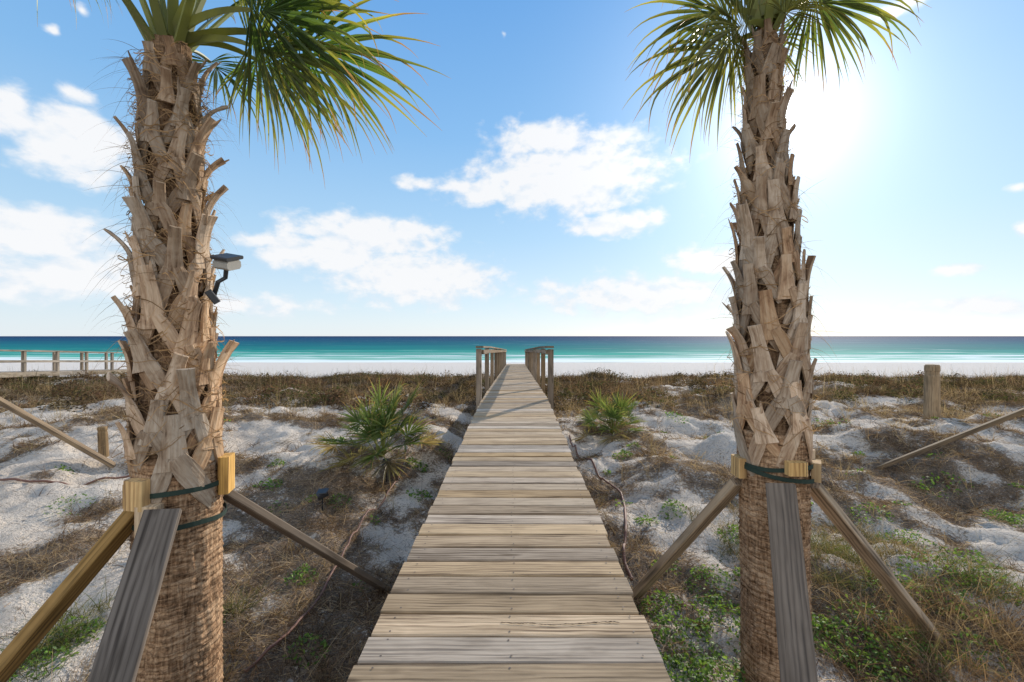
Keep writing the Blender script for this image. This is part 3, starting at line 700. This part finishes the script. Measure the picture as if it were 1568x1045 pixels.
clouds=[(835,215,80,26,1.05),(870,272,130,46,1.15),(760,290,90,24,1.0),(640,275,50,13,.8),(945,203,58,19,.8),(945,342,80,20,.95),(570,362,120,30,1.1),(500,388,120,32,1),(640,427,125,38,1.1),(400,368,40,18,.8),(60,360,130,44,1.15),(110,425,190,42,.9),(125,222,98,48,1.15),(15,170,64,38,1),(110,148,40,20,.8),(1090,402,80,28,.95),(980,452,230,40,.8),(1460,410,36,13,.8),(1565,350,34,14,.8),(1510,470,160,24,.7),(65,40,24,11,.6),(765,50,8,8,.3),(120,15,24,12,.6),(1390,5,70,16,.8),(1560,290,30,12,.5),(330,465,280,26,.65)]
cur=None
for (px,py,rx,ry,wt) in clouds:
    a=math.atan((px-CX)/F); e=math.atan((HY-py)/F*math.cos(a)); ra=rx/F*math.cos(a)**2; re=ry/F*math.cos(a)
    s1=nd(nt,'ShaderNodeVectorMath',op='SUBTRACT'); lk(nt,pw,s1.inputs[0]); s1.inputs[1].default_value=(a,e,0)
    s2=nd(nt,'ShaderNodeVectorMath',op='MULTIPLY'); lk(nt,s1.outputs[0],s2.inputs[0]); s2.inputs[1].default_value=(1/ra,1/re,0)
    s3=nd(nt,'ShaderNodeVectorMath',op='LENGTH'); lk(nt,s2.outputs[0],s3.inputs[0])
    v=mth(nt,'SUBTRACT',wt+.20,s3.outputs['Value'])
    cur=v if cur is None else mth(nt,'MAXIMUM',cur,v)
gn=noise(nt,mapping(nt,p,(2.2,5,1)),1,3,.55); back_fill=mth(nt,'MULTIPLY',mth(nt,'SUBTRACT',-.1,sp.outputs['Y']),4.0,True)  # unseen clouds behind the camera, added as fill light on the trunk fronts
fill_clouds=mth(nt,'SUBTRACT',mth(nt,'MULTIPLY',mth(nt,'SUBTRACT',gn,.36),5.0),mth(nt,'MULTIPLY',mth(nt,'SUBTRACT',1.0,back_fill),3.0))
cur=mth(nt,'MAXIMUM',cur,fill_clouds)
fb=noise(nt,mapping(nt,p,(17,26,1)),1,6,.55,.1)
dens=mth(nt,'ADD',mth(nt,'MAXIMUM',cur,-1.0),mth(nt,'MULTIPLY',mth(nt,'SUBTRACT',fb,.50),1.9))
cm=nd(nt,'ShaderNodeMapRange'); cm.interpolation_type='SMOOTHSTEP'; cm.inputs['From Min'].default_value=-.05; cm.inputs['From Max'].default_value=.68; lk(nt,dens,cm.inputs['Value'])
sh=noise(nt,mapping(nt,p,(17,26,1),(0,-.35,0)),1,4,.5,.1)
cloudcol=ramp(nt,mth(nt,'ADD',mth(nt,'MULTIPLY',dens,.6),mth(nt,'MULTIPLY',mth(nt,'SUBTRACT',fb,sh),1.6)),[(.0,(.82,.89,.97)),(.45,(.98,.985,1.0))])
clc=nd(nt,'ShaderNodeVectorMath',op='SCALE'); lk(nt,cloudcol,clc.inputs[0]); lk(nt,mth(nt,'ADD',6.75,mth(nt,'MULTIPLY',back_fill,2.6)),clc.inputs['Scale'])  # added rear clouds get extra brightness to strengthen the fill
nis=mixc(nt,1.0,sky.outputs[0],(.95,1.0,1.1),'MULTIPLY')
grad=ramp(nt,sp.outputs['Z'],[(0.,(.82,.90,.96)),(.08,(.68,.84,.96)),(.22,(.46,.71,.94)),(.42,(.26,.54,.90)),(.62,(.16,.42,.84)),(1,(.09,.28,.68))])
gs=nd(nt,'ShaderNodeVectorMath',op='SCALE'); lk(nt,grad,gs.inputs[0]); gs.inputs['Scale'].default_value=6.9
tint=mixc(nt,.86,nis,gs.outputs[0])
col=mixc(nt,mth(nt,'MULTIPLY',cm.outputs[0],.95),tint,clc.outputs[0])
dt=nd(nt,'ShaderNodeVectorMath',op='DOT_PRODUCT'); lk(nt,d,dt.inputs[0]); dt.inputs[1].default_value=S
dp=mth(nt,'MAXIMUM',dt.outputs['Value'],0.)
gl=mth(nt,'ADD',mth(nt,'ADD',mth(nt,'MULTIPLY',mth(nt,'POWER',dp,2500.),26.),mth(nt,'MULTIPLY',mth(nt,'POWER',dp,160.),4.6)),mth(nt,'MULTIPLY',mth(nt,'POWER',dp,26.),2.1))
gv=nd(nt,'ShaderNodeVectorMath',op='SCALE'); gv.inputs[0].default_value=(1,.98,.93); lk(nt,gl,gv.inputs['Scale'])
fin=nd(nt,'ShaderNodeVectorMath',op='ADD'); lk(nt,col,fin.inputs[0]); lk(nt,gv.outputs[0],fin.inputs[1])
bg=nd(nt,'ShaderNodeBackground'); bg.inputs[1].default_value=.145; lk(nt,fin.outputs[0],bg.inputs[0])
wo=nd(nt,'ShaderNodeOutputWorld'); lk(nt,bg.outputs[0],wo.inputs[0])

sc.view_settings.view_transform='Standard'; sc.view_settings.look='None'; sc.view_settings.exposure=0
cam=bpy.data.cameras.new('camera'); cam.lens=F/1568*36; cam.sensor_width=36; cam.shift_y=-7.5/1568; cam.clip_end=60000; cam.clip_start=.05
co=bpy.data.objects.new('camera',cam); co.location=(0,0,CH); co.rotation_euler=(math.radians(90),0,0); sc.collection.objects.link(co); sc.camera=co
print('verts',sum(len(o.data.vertices) for o in bpy.data.objects if o.type=='MESH'))
